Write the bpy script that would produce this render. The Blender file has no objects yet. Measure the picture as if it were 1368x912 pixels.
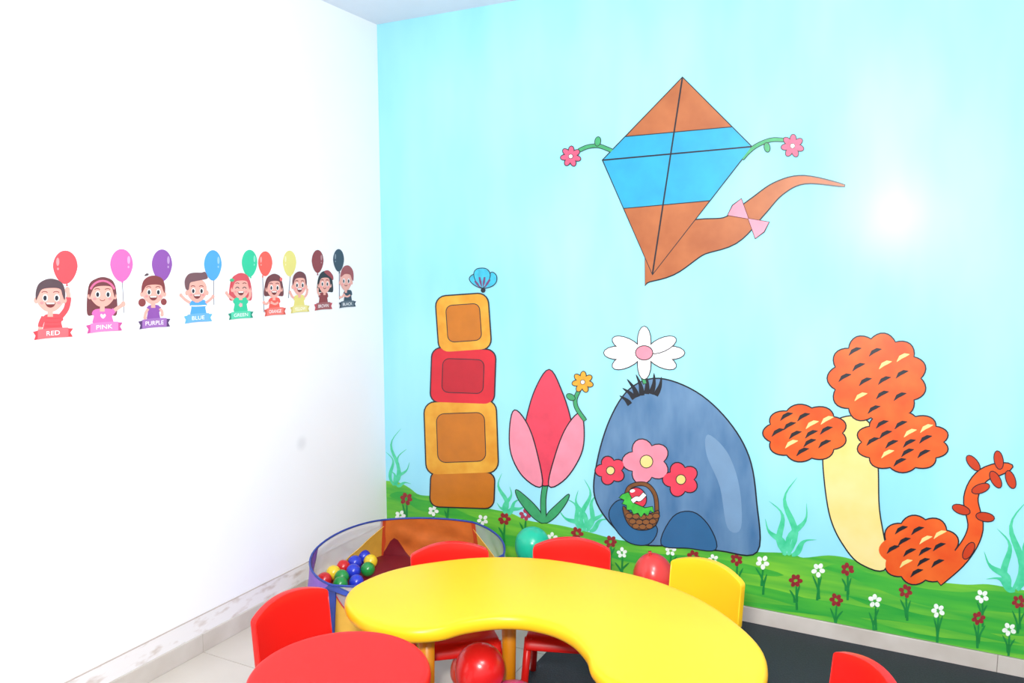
import bpy, bmesh, math, random
from mathutils import Vector, Matrix
random.seed(4)
S = bpy.context.scene
COL = S.collection
PI = math.pi

# ------------------------------------------------------------------ camera
IMG_W, IMG_H = 1368, 912
FPX, YAW, PITCH, ROLL = 1043.1, -0.473893, -0.1031146, -0.00306
CAM = Vector((2.47942, -3.34286, 1.55705))
FW = Vector((math.sin(YAW)*math.cos(PITCH), math.cos(YAW)*math.cos(PITCH), math.sin(PITCH)))
RT0 = FW.cross(Vector((0, 0, 1))).normalized()
UP0 = RT0.cross(FW)
RT = RT0*math.cos(ROLL) + UP0*math.sin(ROLL)
UP = -RT0*math.sin(ROLL) + UP0*math.cos(ROLL)
cd = bpy.data.cameras.new('camera'); cd.sensor_width = 36; cd.lens = FPX*36/IMG_W; cd.clip_start = .02
co = bpy.data.objects.new('camera', cd); COL.objects.link(co)
co.matrix_world = Matrix(((RT.x, UP.x, -FW.x, CAM.x), (RT.y, UP.y, -FW.y, CAM.y), (RT.z, UP.z, -FW.z, CAM.z), (0, 0, 0, 1)))
S.camera = co

# ------------------------------------------------------------------ world, flash, exposure
w = bpy.data.worlds.new('world'); S.world = w; w.use_nodes = True
w.node_tree.nodes['Background'].inputs[0].default_value = (0.93, 0.96, 1.0, 1)
w.node_tree.nodes['Background'].inputs[1].default_value = 0.76
ld = bpy.data.lights.new('camera_flash', 'AREA'); ld.shape = 'DISK'; ld.size = .22; ld.energy = 84
ld.color = (1.0, 0.985, 0.97)
lo = bpy.data.objects.new('camera_flash', ld); COL.objects.link(lo)
lo.location = (2.36, -3.42, 1.89)
lo.rotation_euler = Vector((-.33, 1, -.20)).to_track_quat('-Z', 'Y').to_euler()
# added point light, unseen above the view, stands in for ceiling-bounced flash
rd = bpy.data.lights.new('bounce_fill', 'POINT'); rd.shadow_soft_size = .32; rd.energy = 100; rd.color = (1.0, .99, .98)
ro = bpy.data.objects.new('bounce_fill', rd); COL.objects.link(ro); ro.location = (2.45, -2.35, 2.38)
S.view_settings.view_transform = 'Standard'; S.view_settings.look = 'None'
S.view_settings.gamma = 1; S.view_settings.use_curve_mapping = False
S.view_settings.exposure = 0.0

# ------------------------------------------------------------------ helpers
def lin(c):
    c /= 255.0
    return c/12.92 if c <= .04045 else ((c+.055)/1.055)**2.4
def C(r, g, b, k=.82): return (lin(r)*k, lin(g)*k, lin(b)*k, 1)
MATS = {}
def mat(name, rgb, rough=.5, var=.06, scale=14, stretch=(1, 1, 1), bump=0, spec=.5, rgb2=None, coat=0):
    if name in MATS: return MATS[name]
    m = bpy.data.materials.new(name); m.use_nodes = True; nt = m.node_tree; N = nt.nodes; L = nt.links
    b = N['Principled BSDF']; b.inputs['Roughness'].default_value = rough
    b.inputs['Specular IOR Level'].default_value = spec
    if coat: b.inputs['Coat Weight'].default_value = coat; b.inputs['Coat Roughness'].default_value = .12
    tc = N.new('ShaderNodeTexCoord'); mp = N.new('ShaderNodeMapping'); mp.inputs['Scale'].default_value = stretch
    nz = N.new('ShaderNodeTexNoise'); nz.inputs['Scale'].default_value = scale; nz.inputs['Detail'].default_value = 3
    L.new(tc.outputs['Object'], mp.inputs[0]); L.new(mp.outputs[0], nz.inputs['Vector'])
    cr = N.new('ShaderNodeValToRGB'); L.new(nz.outputs[0], cr.inputs[0])
    cr.color_ramp.elements[0].position = .3; cr.color_ramp.elements[1].position = .7
    a = rgb; c2 = rgb2 or tuple(min(1, v*(1+var)) for v in rgb[:3])+(1,)
    if not rgb2: a = tuple(v*(1-var) for v in rgb[:3])+(1,)
    cr.color_ramp.elements[0].color = a; cr.color_ramp.elements[1].color = c2
    L.new(cr.outputs[0], b.inputs['Base Color'])
    if bump:
        bp = N.new('ShaderNodeBump'); bp.inputs['Strength'].default_value = bump; bp.inputs['Distance'].default_value = .004
        L.new(nz.outputs[0], bp.inputs['Height']); L.new(bp.outputs[0], b.inputs['Normal'])
    MATS[name] = m
    return m

def link_mesh(name, me, parent=None, loc=None, smooth=False, mats=()):
    o = bpy.data.objects.new(name, me); COL.objects.link(o)
    for m in mats: me.materials.append(m)
    if smooth:
        for p in me.polygons: p.use_smooth = True
    if parent is not None: o.parent = parent
    if loc is not None: o.location = loc
    return o
def from_bm(name, bm, mats, parent=None, loc=None, smooth=False):
    bmesh.ops.recalc_face_normals(bm, faces=bm.faces)
    me = bpy.data.meshes.new(name); bm.to_mesh(me); bm.free()
    return link_mesh(name, me, parent, loc, smooth, mats if isinstance(mats, (list, tuple)) else [mats])
def tag(o, label=None, cat=None, group=None, kind=None):
    if label: o['label'] = label
    if cat: o['category'] = cat
    if group: o['group'] = group
    if kind: o['kind'] = kind
    return o
def empty(name, loc, rz=0):
    o = bpy.data.objects.new(name, None); COL.objects.link(o); o.location = loc; o.rotation_euler = (0, 0, rz)
    o.empty_display_size = .05
    return o
def bevel_mod(o, wdt, seg=3, ang=35):
    m = o.modifiers.new('bevel', 'BEVEL'); m.width = wdt; m.segments = seg; m.limit_method = 'ANGLE'; m.angle_limit = math.radians(ang)
    return o
def add_box(bm, x0, x1, y0, y1, z0, z1):
    vs = [bm.verts.new(v) for v in ((x0,y0,z0),(x1,y0,z0),(x1,y1,z0),(x0,y1,z0),(x0,y0,z1),(x1,y0,z1),(x1,y1,z1),(x0,y1,z1))]
    for f in ((0,3,2,1),(4,5,6,7),(0,1,5,4),(1,2,6,5),(2,3,7,6),(3,0,4,7)): bm.faces.new([vs[i] for i in f])
def add_tube(bm, pts, rad, n=10, closed=False):
    pts = [Vector(p) for p in pts]; rs = rad if isinstance(rad, (list, tuple)) else [rad]*len(pts)
    rings = []; M = len(pts); ref = None
    for i, p in enumerate(pts):
        a = pts[(i-1) % M] if (i or closed) else p; b = pts[(i+1) % M] if (i < M-1 or closed) else p
        t = (b-a).normalized()
        if ref is None:
            ref = t.cross(Vector((0, 0, 1)));
            if ref.length < .1: ref = t.cross(Vector((0, 1, 0)))
        u = (ref - t*ref.dot(t)).normalized(); ref = u; v = t.cross(u)
        rings.append([bm.verts.new(p + (u*math.cos(2*PI*k/n)+v*math.sin(2*PI*k/n))*rs[i]) for k in range(n)])
    for i in range(M if closed else M-1):
        A, B = rings[i], rings[(i+1) % M]
        for k in range(n): bm.faces.new((A[k], A[(k+1) % n], B[(k+1) % n], B[k]))
    if not closed:
        bm.faces.new(list(reversed(rings[0]))); bm.faces.new(rings[-1])
def spline(pts, n=6, closed=True):
    out = []; M = len(pts); D = len(pts[0])
    for i in range(M if closed else M-1):
        g = (lambda k: pts[k % M]) if closed else (lambda k: pts[max(0, min(M-1, k))])
        p0, p1, p2, p3 = g(i-1), g(i), g(i+1), g(i+2)
        for s in range(n):
            t = s/n
            out.append(tuple(.5*((2*p1[d])+(-p0[d]+p2[d])*t+(2*p0[d]-5*p1[d]+4*p2[d]-p3[d])*t*t+(-p0[d]+3*p1[d]-3*p2[d]+p3[d])*t**3) for d in range(D)))
    if not closed: out.append(tuple(pts[-1]))
    return out
def ell(cx, cy, rx, ry, n=28, rot=0, a0=0, a1=360):
    c, s = math.cos(math.radians(rot)), math.sin(math.radians(rot)); r = []
    full = abs(a1-a0) >= 360
    for i in range(n if full else n+1):
        a = math.radians(a0+(a1-a0)*i/n); x, y = rx*math.cos(a), ry*math.sin(a)
        r.append((cx+x*c-y*s, cy+x*s+y*c))
    return r
def ribbon(pts, widths):
    """outline of a tapering stroke, 2-D"""
    Lf, Rg = [], []; M = len(pts)
    for i, p in enumerate(pts):
        a = pts[max(0, i-1)]; b = pts[min(M-1, i+1)]; dx, dy = b[0]-a[0], b[1]-a[1]; l = math.hypot(dx, dy) or 1
        wd = widths[i] if isinstance(widths, (list, tuple)) else widths
        Lf.append((p[0]-dy/l*wd/2, p[1]+dx/l*wd/2)); Rg.append((p[0]+dy/l*wd/2, p[1]-dx/l*wd/2))
    return Lf + Rg[::-1]
def grow(pts, d):
    A = sum(pts[i][0]*pts[(i+1) % len(pts)][1]-pts[(i+1) % len(pts)][0]*pts[i][1] for i in range(len(pts)))
    s = 1 if A > 0 else -1; out = []; M = len(pts)
    for i, p in enumerate(pts):
        a = pts[i-1]; b = pts[(i+1) % M]
        n1 = Vector((p[1]-a[1], a[0]-p[0])); n2 = Vector((b[1]-p[1], p[0]-b[0]))
        if n1.length < 1e-9: n1 = n2
        if n2.length < 1e-9: n2 = n1
        n = n1.normalized()+n2.normalized()
        n = n.normalized() if n.length > 1e-6 else n1.normalized()
        out.append((p[0]+s*d*n.x, p[1]+s*d*n.y))
    return out

# a point of the picture carried along its line of sight onto a real plane of the room
def ray(x, y): return FW + RT*((x-IMG_W/2)/FPX) + UP*((IMG_H/2-y)/FPX)
def on_mural(x, y): d = ray(x, y); t = -CAM.y/d.y; return (CAM.x+t*d.x, CAM.z+t*d.z)      # -> X, Z on the painted wall
def on_left(x, y): d = ray(x, y); t = -CAM.x/d.x; return (CAM.y+t*d.y, CAM.z+t*d.z)       # -> Y, Z on the white wall

# ------------------------------------------------------------------ surfaces
def wall_white():
    m = mat('white_wall_paint', C(246, 247, 250, .93), .55, .012, 3)
    nt = m.node_tree; N = nt.nodes; L = nt.links; b = N['Principled BSDF']
    # one grey smudge left on the paint
    tc = N.new('ShaderNodeTexCoord'); sy, sz = on_left(403, 592)
    mp = N.new('ShaderNodeMapping'); mp.inputs['Location'].default_value = (0, -sy, -sz)
    vl = N.new('ShaderNodeVectorMath'); vl.operation = 'LENGTH'
    mr = N.new('ShaderNodeMapRange'); mr.inputs[1].default_value = .012; mr.inputs[2].default_value = .042
    mr.inputs[3].default_value = .16; mr.inputs[4].default_value = 0
    mx = N.new('ShaderNodeMix'); mx.data_type = 'RGBA'; mx.inputs[7].default_value = C(120, 120, 135)
    src = b.inputs['Base Color'].links[0].from_socket
    L.new(tc.outputs['Object'], mp.inputs[0]); L.new(mp.outputs[0], vl.inputs[0]); L.new(vl.outputs['Value'], mr.inputs[0])
    L.new(mr.outputs[0], mx.inputs[0]); L.new(src, mx.inputs[6]); L.new(mx.outputs[2], b.inputs['Base Color'])
    return m
M_SKY = mat('sky_blue_mural_paint', C(152, 226, 250, .84), .24, scale=2.2, stretch=(1.4, 1, .5), rgb2=C(172, 238, 252, .87), spec=.11, bump=.05)
M_CEIL = mat('ceiling_paint', C(236, 238, 248, .95), .8, .01)
M_GROUT = mat('tile_grout', C(178, 174, 168), .8)
M_TILE = mat('beige_floor_tile', C(224, 214, 202, .78), .22, .03, 5)
M_SKIRT = mat('grey_beige_skirting_tile', C(205, 196, 186, .80), .35, rgb2=C(222, 216, 208, .82), scale=6)
M_DIRTY = mat('scuffed_plaster', C(240, 238, 238, .9), .7, rgb2=C(198, 180, 165, .85), scale=9, stretch=(1, 1.2, 3), bump=.2)
cr = [n for n in M_DIRTY.node_tree.nodes if n.type == 'VALTORGB'][0]; cr.color_ramp.elements[0].position = .52; cr.color_ramp.elements[1].position = .78
M_RUBBER = mat('black_rubber_mat', C(40, 45, 52), .75, .25, 160, bump=.25)
H = 2.75
# floor slab + tiles
bm = bmesh.new(); add_box(bm, 0, 4.8, -4.6, 0, -.06, -.0025)
floor = tag(from_bm('floor', bm, M_GROUT), kind='structure')
tile_cache = {}
ys = [-.052-.6*k for k in range(8)]
def tile(x0, x1, y0, y1):
    g = .0014; key = (round(x1-x0, 3), round(y1-y0, 3))
    if key not in tile_cache:
        hx, hy = (x1-x0)/2-g, (y1-y0)/2-g; bm = bmesh.new(); add_box(bm, -hx, hx, -hy, hy, -.008, 0)
        bmesh.ops.recalc_face_normals(bm, faces=bm.faces)
        me = bpy.data.meshes.new('tile'); bm.to_mesh(me); bm.free(); me.materials.append(M_TILE); tile_cache[key] = me
    o = bpy.data.objects.new('tile', tile_cache[key]); COL.objects.link(o); o.parent = floor
    o.location = ((x0+x1)/2, (y0+y1)/2, 0)
for i in range(8):
    tile(i*.6, i*.6+.6, -.052, 0)
    for k in range(7): tile(i*.6, i*.6+.6, ys[k+1], ys[k])
# walls and ceiling
bm = bmesh.new(); add_box(bm, -.12, 0, -4.6, .12, -.06, H)
tag(from_bm('wall_left', bm, wall_white()), kind='structure')
bm = bmesh.new(); add_box(bm, 0, 4.8, 0, .12, -.06, H)
wall = tag(from_bm('wall_right', bm, M_SKY), 'pale sky blue wall painted with a flowery meadow mural', kind='structure')
bm = bmesh.new(); add_box(bm, -.12, 4.8, -4.6, .12, H, H+.1)
tag(from_bm('ceiling', bm, M_CEIL), kind='structure')
# skirting along the white wall: scuffed band above low tile pieces
bm = bmesh.new(); add_box(bm, 0, .004, -4.6, 0, .074, .150); 
base_l = tag(from_bm('baseboard_left', bm, M_DIRTY), kind='structure')
bm = bmesh.new(); add_box(bm, 0, .0055, -4.6, 0, .1495, .1525)
from_bm('paint_edge', bm, mat('brown_paint_edge', C(206, 194, 186), .7), base_l)
edges = [0, -.052] + ys[1:]
for a, b in zip(edges[:-1], edges[1:]):
    bm = bmesh.new(); add_box(bm, 0, .013, b+.0008, a-.0008, 0, .074); o = from_bm('skirting_tile', bm, M_SKIRT, base_l); bevel_mod(o, .002, 2)
base_r = None
bm = bmesh.new(); add_box(bm, .013, 4.8, -.006, 0, 0, .0712)
base_r = tag(from_bm('baseboard_right', bm, mat('skirting_bed', C(150, 142, 135), .8)), kind='structure')
jx = on_mural(1332, 885)[0]
xs = [.0132] + [jx-1.2*k for k in range(3, 0, -1) if jx-1.2*k > .1] + [jx, jx+1.2, 4.79]
for a, b in zip(xs[:-1], xs[1:]):
    bm = bmesh.new(); add_box(bm, a+.0008, b-.0008, -.011, -.0058, 0, .0712); o = from_bm('skirting_tile', bm, M_SKIRT, base_r); bevel_mod(o, .0015, 2)
# rubber mat
bm = bmesh.new(); add_box(bm, 1.242, 4.7, -3.4, -.012, .0005, .006)
tag(bevel_mod(from_bm('rubber_mat', bm, M_RUBBER), .002, 2), 'large black rubber floor mat lying along the painted wall', 'mat')

# ------------------------------------------------------------------ mural paint
M_LINE = mat('dark_outline_paint', C(28, 34, 44), .35)
PC = [0]
def depth(layer):
    PC[0] += 1
    return -(.0008+.0010*layer+6e-6*(PC[0] % 40))
def paint(name, pts, m, layer, parent=wall, outline=0, px=True, lab=None):
    """a flat patch of wall paint; outline is a brushed dark edge under it"""
    bm = bmesh.new()
    conv = on_mural if px else (lambda a, b: (a, b))
    y = depth(layer)
    if outline:
        bm.faces.new([bm.verts.new((*((q := conv(*p))[:1]), y, q[1])) for p in grow(pts, outline*1.4)]); y -= .00021
    f = bm.faces.new([bm.verts.new((*((q := conv(*p))[:1]), y, q[1])) for p in pts])
    f.material_index = 1 if outline else 0
    for f in bm.faces:
        f.normal_update()
        if f.normal.y > 0: f.normal_flip()
    me = bpy.data.meshes.new(name); bm.to_mesh(me); bm.free()
    o = link_mesh(name, me, parent, None, False, [M_LINE, m] if outline else [m])
    if lab: o['label'] = lab
    return o
def multi(name, polys, m, layer, parent=wall, lab=None, step=0.00003):
    """several patches of one brushed figure in one mesh; polys = [(pts, slot)]; m = list of materials"""
    bm = bmesh.new()
    for i, (pts, s) in enumerate(polys):
        y = depth(layer)
        f = bm.faces.new([bm.verts.new((*((q := on_mural(*p))[:1]), y, q[1])) for p in pts]); f.material_index = s
        f.normal_update()
        if f.normal.y > 0: f.normal_flip()
    me = bpy.data.meshes.new(name); bm.to_mesh(me); bm.free()
    o = link_mesh(name, me, parent, None, False, m)
    if lab: o['label'] = lab
    return o
G1, G2, G3 = C(88, 186, 52), C(132, 212, 62), C(56, 176, 62)
M_GRASS = mat('meadow_green_paint', G3, .4, scale=5, stretch=(.55, 1, 4.5), rgb2=G2)
M_GRASS2 = mat('deep_meadow_green_paint', C(34, 166, 62), .4, scale=6, stretch=(.5, 1, 4), rgb2=C(84, 194, 62))
M_BLADE = mat('blade_green_paint', C(22, 140, 62), .4, .15, 30)
M_TEAL = mat('water_plant_paint', C(56, 204, 146), .4, scale=25, rgb2=C(96, 226, 176))
M_FRED = mat('flower_red_paint', C(150, 42, 48), .4, .15, 60)
M_FWHT = mat('flower_white_paint', C(232, 240, 232, .95), .4, .1, 60)
top = [(516.5,642),(533,644),(548,652),(562,661),(596,663),(625,673),(658,680),(682,685),(706,695),(746,701),(785,710),(827,721),(864,724),(898,728),(956,735),(1010,737),(1056,738.7),(1073,744.5),(1107,741.5),(1136,746),(1156,756),(1178,761),(1221,773),(1263,778),(1292,780.5),(1320,780),(1349,785),(1368,788)]
tw = [on_mural(*p) for p in top]
tw[0] = (.001, tw[0][1])
tw = spline(tw, 4, False)
tw += [(3.15, .40), (3.35, .37), (3.6, .41), (3.9, .38), (4.3, .40), (4.75, .37)]
hill = tw + [(4.75, .0712), (.001, .0712)]
meadow = paint('painted_meadow', hill, M_GRASS, 0, px=False, lab='rolling green meadow brushed along the foot of the mural')
def hill_z(x):
    for a, b in zip(tw[:-1], tw[1:]):
        if a[0] <= x <= b[0]: return a[1]+(b[1]-a[1])*(x-a[0])/max(1e-6, b[0]-a[0])
    return .4
def band(fr0, fr1, x0, x1, name):
    up, dn = [], []
    n = 40
    for i in range(n+1):
        x = x0+(x1-x0)*i/n; z = hill_z(x)-.0712; e = math.sin(PI*i/n)**.5
        mid = (fr0+fr1)/2 + .05*math.sin(x*9+fr0*20); hw = (fr1-fr0)/2*e + .001
        up.append((x, .0712+z*min(.99, mid+hw))); dn.append((x, .0712+z*max(.02, mid-hw)))
    paint(name, up+dn[::-1], M_GRASS2, .4, meadow, px=False)
band(.62, .86, .02, .62, 'painted_grass_band'); band(.30, .52, .3, 1.3, 'painted_grass_band')
band(.55, .80, 1.0, 2.05, 'painted_grass_band'); band(.18, .36, 1.5, 2.9, 'painted_grass_band')
band(.62, .92, 2.2, 3.3, 'painted_grass_band'); band(.30, .48, 2.3, 3.6, 'painted_grass_band')
band(.02, .14, 1.2, 4.6, 'painted_grass_band'); band(.5, .8, 3.4, 4.6, 'painted_grass_band')
def flower(x, y, m, red, r=8.5):
    polys = []; rot = random.uniform(0, 60); n = 6 if red else 5
    # brushed stem and two blades below
    for k in range(3):
        dx = (-.9, .1, .9)[k]*random.uniform(5, 11); h = random.uniform(20, 34)*r/8.5
        base = (x+random.uniform(-2, 2), y+h+8); tip = (x+dx, y+random.uniform(6, 16) if k != 1 else y+5)
        mid = ((base[0]+tip[0])/2-dx*.25, (base[1]+tip[1])/2)
        polys.append((ribbon(spline([base, mid, tip], 4, False), [3.2]*3+[2.6]*4+[1.8, .5]), 1))
    if y > 700 or x > 900:
        polys = polys[:3]
    else: polys = [p for p in polys[:2]]
    for k in range(n):
        a = math.radians(rot+360/n*k+random.uniform(-8, 8)); q = r*random.uniform(.58, .7)
        polys.append((ell(x+q*math.cos(a), y+q*math.sin(a), r*.42, r*.34, 12, math.degrees(a)), 0))
    multi('painted_flower', polys, [m, M_BLADE], 1.2, wall)
for x, y in [(543,666),(599,670),(674,693),(771,712),(816,723),(926,743),(984,747),(1063,775),(1132,760),(1117,801),(1210,789),(1307,825),(1361,803)]:
    flower(x, y, M_FRED, True, 8.8 if x > 1000 else 8.2)
flower(702, 687, mat('flower_rose_paint', C(178, 62, 92), .4), True, 7.5)
for x, y in [(579,682),(535,688),(645,694),(738,718),(831,738),(896,735),(953,747),(1019,751),(1093,761),(1169,802),(1253,815),(1312,796),(1348,840)]:
    flower(x, y, M_FWHT, False, 9 if x > 1000 else 7)
def water_plant(base, tips, wd):
    polys = []
    for i, t in enumerate(tips):
        bx, by = base[0]+(i-len(tips)/2)*wd*.32, base[1]+2
        dx, dy = t[0]-bx, t[1]-by; l = math.hypot(dx, dy); nx, ny = -dy/l, dx/l; a = l*.085*(-1)**i
        c = []
        for k in range(13):
            s = k/12; o = a*math.sin(s*PI*2.2)
            lean = (1-s)*s*.5   # leave the root upright, bend out later
            c.append((bx+dx*(s-lean*.9)+nx*o, by+dy*(s+lean*.35)+ny*o))
        polys.append((ribbon(c, [wd*(.46+.58*math.sin(PI*min(1, k/9)))*(1-(k/12)**3)+.3 for k in range(13)]), 0))
    multi('painted_water_plant', polys, [M_TEAL], .8, wall)
water_plant((529, 646), [(532,572),(518,603),(541,599),(549,618),(549,645),(521,628)], 4)
water_plant((678, 686), [(668,632),(683,650),(700,665),(708,671),(663,672)], 5)
water_plant((783, 707), [(745,682),(757,664),(770,655),(784,640),(804,655),(812,676),(816,692)], 6)
water_plant((1054, 739), [(1020,694),(1031,668),(1060,637),(1081,673),(1090,719)], 8)
water_plant((1356, 786), [(1312,738),(1336,705),(1366,668),(1318,771),(1392,700),(1408,742)], 9)

M_OCH = mat('ochre_paint', C(226, 150, 30), .4, scale=10, rgb2=C(244, 184, 62))
M_OCH2 = mat('deep_ochre_paint', C(205, 120, 24), .4, .08, 12)
M_RED = mat('scarlet_paint', C(222, 36, 52), .4, .08, 10)
M_PNK = mat('rose_pink_paint', C(250, 150, 170), .4, .08, 12)
M_CRI = mat('crimson_pink_paint', C(238, 70, 94), .4, .1, 14)
M_BRN = mat('chestnut_paint', C(170, 92, 48), .4, scale=7, rgb2=C(196, 116, 66))
M_AZU = mat('azure_paint', C(40, 168, 214), .4, .1, 8)
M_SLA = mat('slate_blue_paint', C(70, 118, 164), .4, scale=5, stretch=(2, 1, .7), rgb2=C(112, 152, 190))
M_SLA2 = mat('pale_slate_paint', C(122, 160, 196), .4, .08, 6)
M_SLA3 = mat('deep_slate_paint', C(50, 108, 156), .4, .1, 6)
M_ORG = mat('orange_paint', C(234, 80, 22), .4, scale=8, rgb2=C(246, 112, 40))
M_CRM = mat('cream_paint', C(246, 222, 130), .4, scale=6, rgb2=C(250, 232, 160))
M_STM = mat('stem_green_paint', C(66, 170, 110), .4, .1, 30)
M_WHT = mat('white_paint', C(250, 250, 250, .95), .4, .02)
M_BSK = mat('basket_brown_paint', C(132, 84, 46), .4, .2, 40)
M_GLD = mat('golden_petal_paint', C(240, 172, 50), .4, .12, 50)
M_CYA = mat('cyan_wing_paint', C(60, 190, 222), .4, .15, 40)
M_PLM = mat('plum_paint', C(112, 66, 116), .4, .1)
def rrect(x0, y0, x1, y1, r, rot=0):
    cx, cy = (x0+x1)/2, (y0+y1)/2; o = []
    for (qx, qy, a) in ((x1-r, y0+r, -90), (x1-r, y1-r, 0), (x0+r, y1-r, 90), (x0+r, y0+r, 180)):
        for k in range(6):
            t = math.radians(a+18*k); o.append((qx+r*math.cos(t), qy+r*math.sin(t)))
    c, s = math.cos(math.radians(rot)), math.sin(math.radians(rot))
    return [(cx+(x-cx)*c-(y-cy)*s, cy+(x-cx)*s+(y-cy)*c) for x, y in o]
def scallop(cx, cy, rx, ry, n, amp=.16, ph=0):
    return [(cx+rx*(1-amp+amp*abs(math.sin(n*t/2+ph)))*math.cos(t), cy+ry*(1-amp+amp*abs(math.sin(n*t/2+ph)))*math.sin(t)) for t in [2*PI*i/(n*8) for i in range(n*8)]]
# plain stand-in pictures of the mural: a stack of toy blocks, a tulip, a boulder, an autumn tree, a kite
b = paint('painted_toy_blocks', rrect(569, 536, 664, 632, 14, -2), M_OCH, 2, outline=1.3, lab='ochre and scarlet toy block stack painted on the wall')
paint('painted_block', rrect(576, 630, 660, 677, 11, 2), M_OCH2, 1.8, b, 1.3)
paint('painted_block', rrect(577, 466, 661, 538, 12, 2), M_RED, 2.1, b, 1.3)
paint('painted_block', rrect(585, 394, 654, 468, 13, -4), M_OCH, 2.2, b, 1.3)
paint('painted_block_panel', rrect(585, 552, 648, 616, 10, -2), M_OCH2, 2.6, b, .8)
paint('painted_block_panel', rrect(598, 407, 642, 455, 8, -4), M_OCH2, 2.8, b, .8)
paint('painted_block_panel', rrect(592, 480, 646, 524, 8, 2), mat('deep_scarlet_paint', C(196, 26, 44), .4), 2.7, b, .8)
# butterfly above the blocks
bf = paint('painted_butterfly', spline([(645,384),(637,376),(634,366),(637,360),(644,358.5),(651,360),(655,367),(652,376)], 5), M_CYA, 3, outline=.8, lab='small cyan and plum butterfly painted above the toy blocks')
paint('wing', spline([(644,384),(634,380),(628,373),(631,368),(637,367),(641,375)], 5), M_CYA, 2.6, bf, .8)
paint('wing', spline([(646,384),(652,374),(657,364),(663,368),(663,376),(657,382)], 5), M_CYA, 2.6, bf, .8)
for x0, y0, x1, y1 in ((641,370,644,383), (648,370,646,383), (635,375,642,384), (655,373,648,384)):
    paint('wing_stripe', ribbon([(x0, y0), ((x0+x1)/2, (y0+y1)/2), (x1, y1)], [2.4, 3, 1]), M_PLM, 3.4, bf)
paint('body', ell(646, 387.5, 3.2, 3.4, 14), M_LINE, 3.5, bf)
# tulip
t = paint('painted_tulip', spline([(728,648),(706,632),(698,600),(704,560),(716,520),(734,494),(750,522),(762,560),(766,600),(754,634)], 5), M_CRI, 2, outline=1.2, lab='big crimson pink tulip painted beside the toy blocks')
paint('petal', spline([(724,648),(700,636),(684,606),(682,572),(688,548),(704,566),(716,600)], 5), M_PNK, 2.4, t, 1.2)
paint('petal', spline([(734,648),(756,638),(776,606),(780,576),(775,552),(758,570),(744,604)], 5), M_PNK, 2.4, t, 1.2)
paint('stem', ribbon(spline([(729,646),(726,668),(727,698)], 5, False), [6]*11), M_STM, 1.6, t, .8)
paint('leaf', spline([(726,698),(712,690),(694,668),(690,654),(708,668),(722,684)], 5), M_STM, 1.5, t, .8)
paint('leaf', spline([(729,698),(742,690),(756,672),(760,660),(746,672),(732,686)], 5), M_STM, 1.5, t, .8)
# flower sprigs
def sprig(c, r, stem, leaf, petal, n, lab, leafrot):
    polys = []
    for k in range(n):
        a = 2*PI*k/n+.3; polys.append((ell(c[0]+r*.62*math.cos(a), c[1]+r*.62*math.sin(a), r*.46, r*.27, 14, math.degrees(a)), 0))
    st = spline(stem, 5, False)
    o = paint('painted_flower_sprig', ribbon(st, [4.2]*len(st)), M_STM, 3.0, outline=.7, lab=lab)
    for pts, _ in polys: paint('petal', pts, petal, 3.6, o, .8)
    paint('leaf', ell(leaf[0], leaf[1], 6, 3.6, 14, leafrot), M_STM, 3.4, o, .7)
    paint('flower_center', ell(c[0], c[1], r*.2, r*.2, 12), M_WHT, 4.2, o, .6)
M_SPR = mat('sprig_rose_paint', C(222, 92, 126), .4, .12, 50)
sprig((763, 209), 12.5, [(774,201),(786,196),(800,195),(812,199),(823,204)], (799,189), M_SPR, 7, 'rose flower sprig with a drooping stem left of the painted kite', -80)
sprig((1059, 195), 14, [(1047,187),(1030,187),(1012,194),(1000,203),(992,212)], (1025,197), M_SPR, 7, 'rose flower sprig right of the painted kite', 80)
sprig((779, 510), 13, [(774,521),(769,533),(771,545),(782,561)], (763,530), M_GLD, 7, 'golden yellow flower sprig painted above the tulip', 30)
# boulder with blossoms, daisy and basket
bo = paint('painted_boulder', spline([(796,664),(799,616),(816,560),(842,520),(880,506),(930,524),(972,562),(1000,610),(1010,670),(1011,736),(960,734),(900,728),(856,725),(822,704)], 6), M_SLA, 2, outline=1.4, lab='large slate blue boulder painted between the tulip and the autumn tree')
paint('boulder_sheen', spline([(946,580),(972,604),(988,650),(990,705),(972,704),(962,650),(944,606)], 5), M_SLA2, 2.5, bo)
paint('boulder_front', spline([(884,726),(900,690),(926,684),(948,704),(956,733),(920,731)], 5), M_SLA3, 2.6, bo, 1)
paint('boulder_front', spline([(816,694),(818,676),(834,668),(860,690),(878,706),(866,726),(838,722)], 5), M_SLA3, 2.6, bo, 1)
def tuft(pts, name='dark_grass_tuft'):
    polys = [(ribbon(spline([(x, y), ((x+tx)/2+2, (y+ty)/2), (tx, ty)], 4, False), [7]*3+[6, 5, 4, 3, 2, .5]), 0) for x, y, tx, ty in pts]
    multi(name, polys, [M_LINE], 3.0, bo)
tuft([(848,532,832,518),(852,530,838,506),(858,528,850,500),(864,526,862,498),(870,526,874,498),(876,528,884,503),(842,540,828,528)])
for (x, y, r) in ((864, 616, 32), (816, 628, 20), (910, 640, 24)):
    fl = paint('painted_blossom', scallop(x, y, r, r*.95, 5, .3), M_CRI if r < 30 else M_PNK, 3, bo, 1.1)
    paint('painted_blossom_center', ell(x, y, r*.25, r*.25, 16), M_CRM, 3.5, bo, .8)
da = paint('painted_daisy', ribbon(spline([(861,480),(858,496),(862,512)], 5, False), 4), M_STM, 2.8, outline=.8, lab='white daisy growing on top of the painted boulder')
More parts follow.
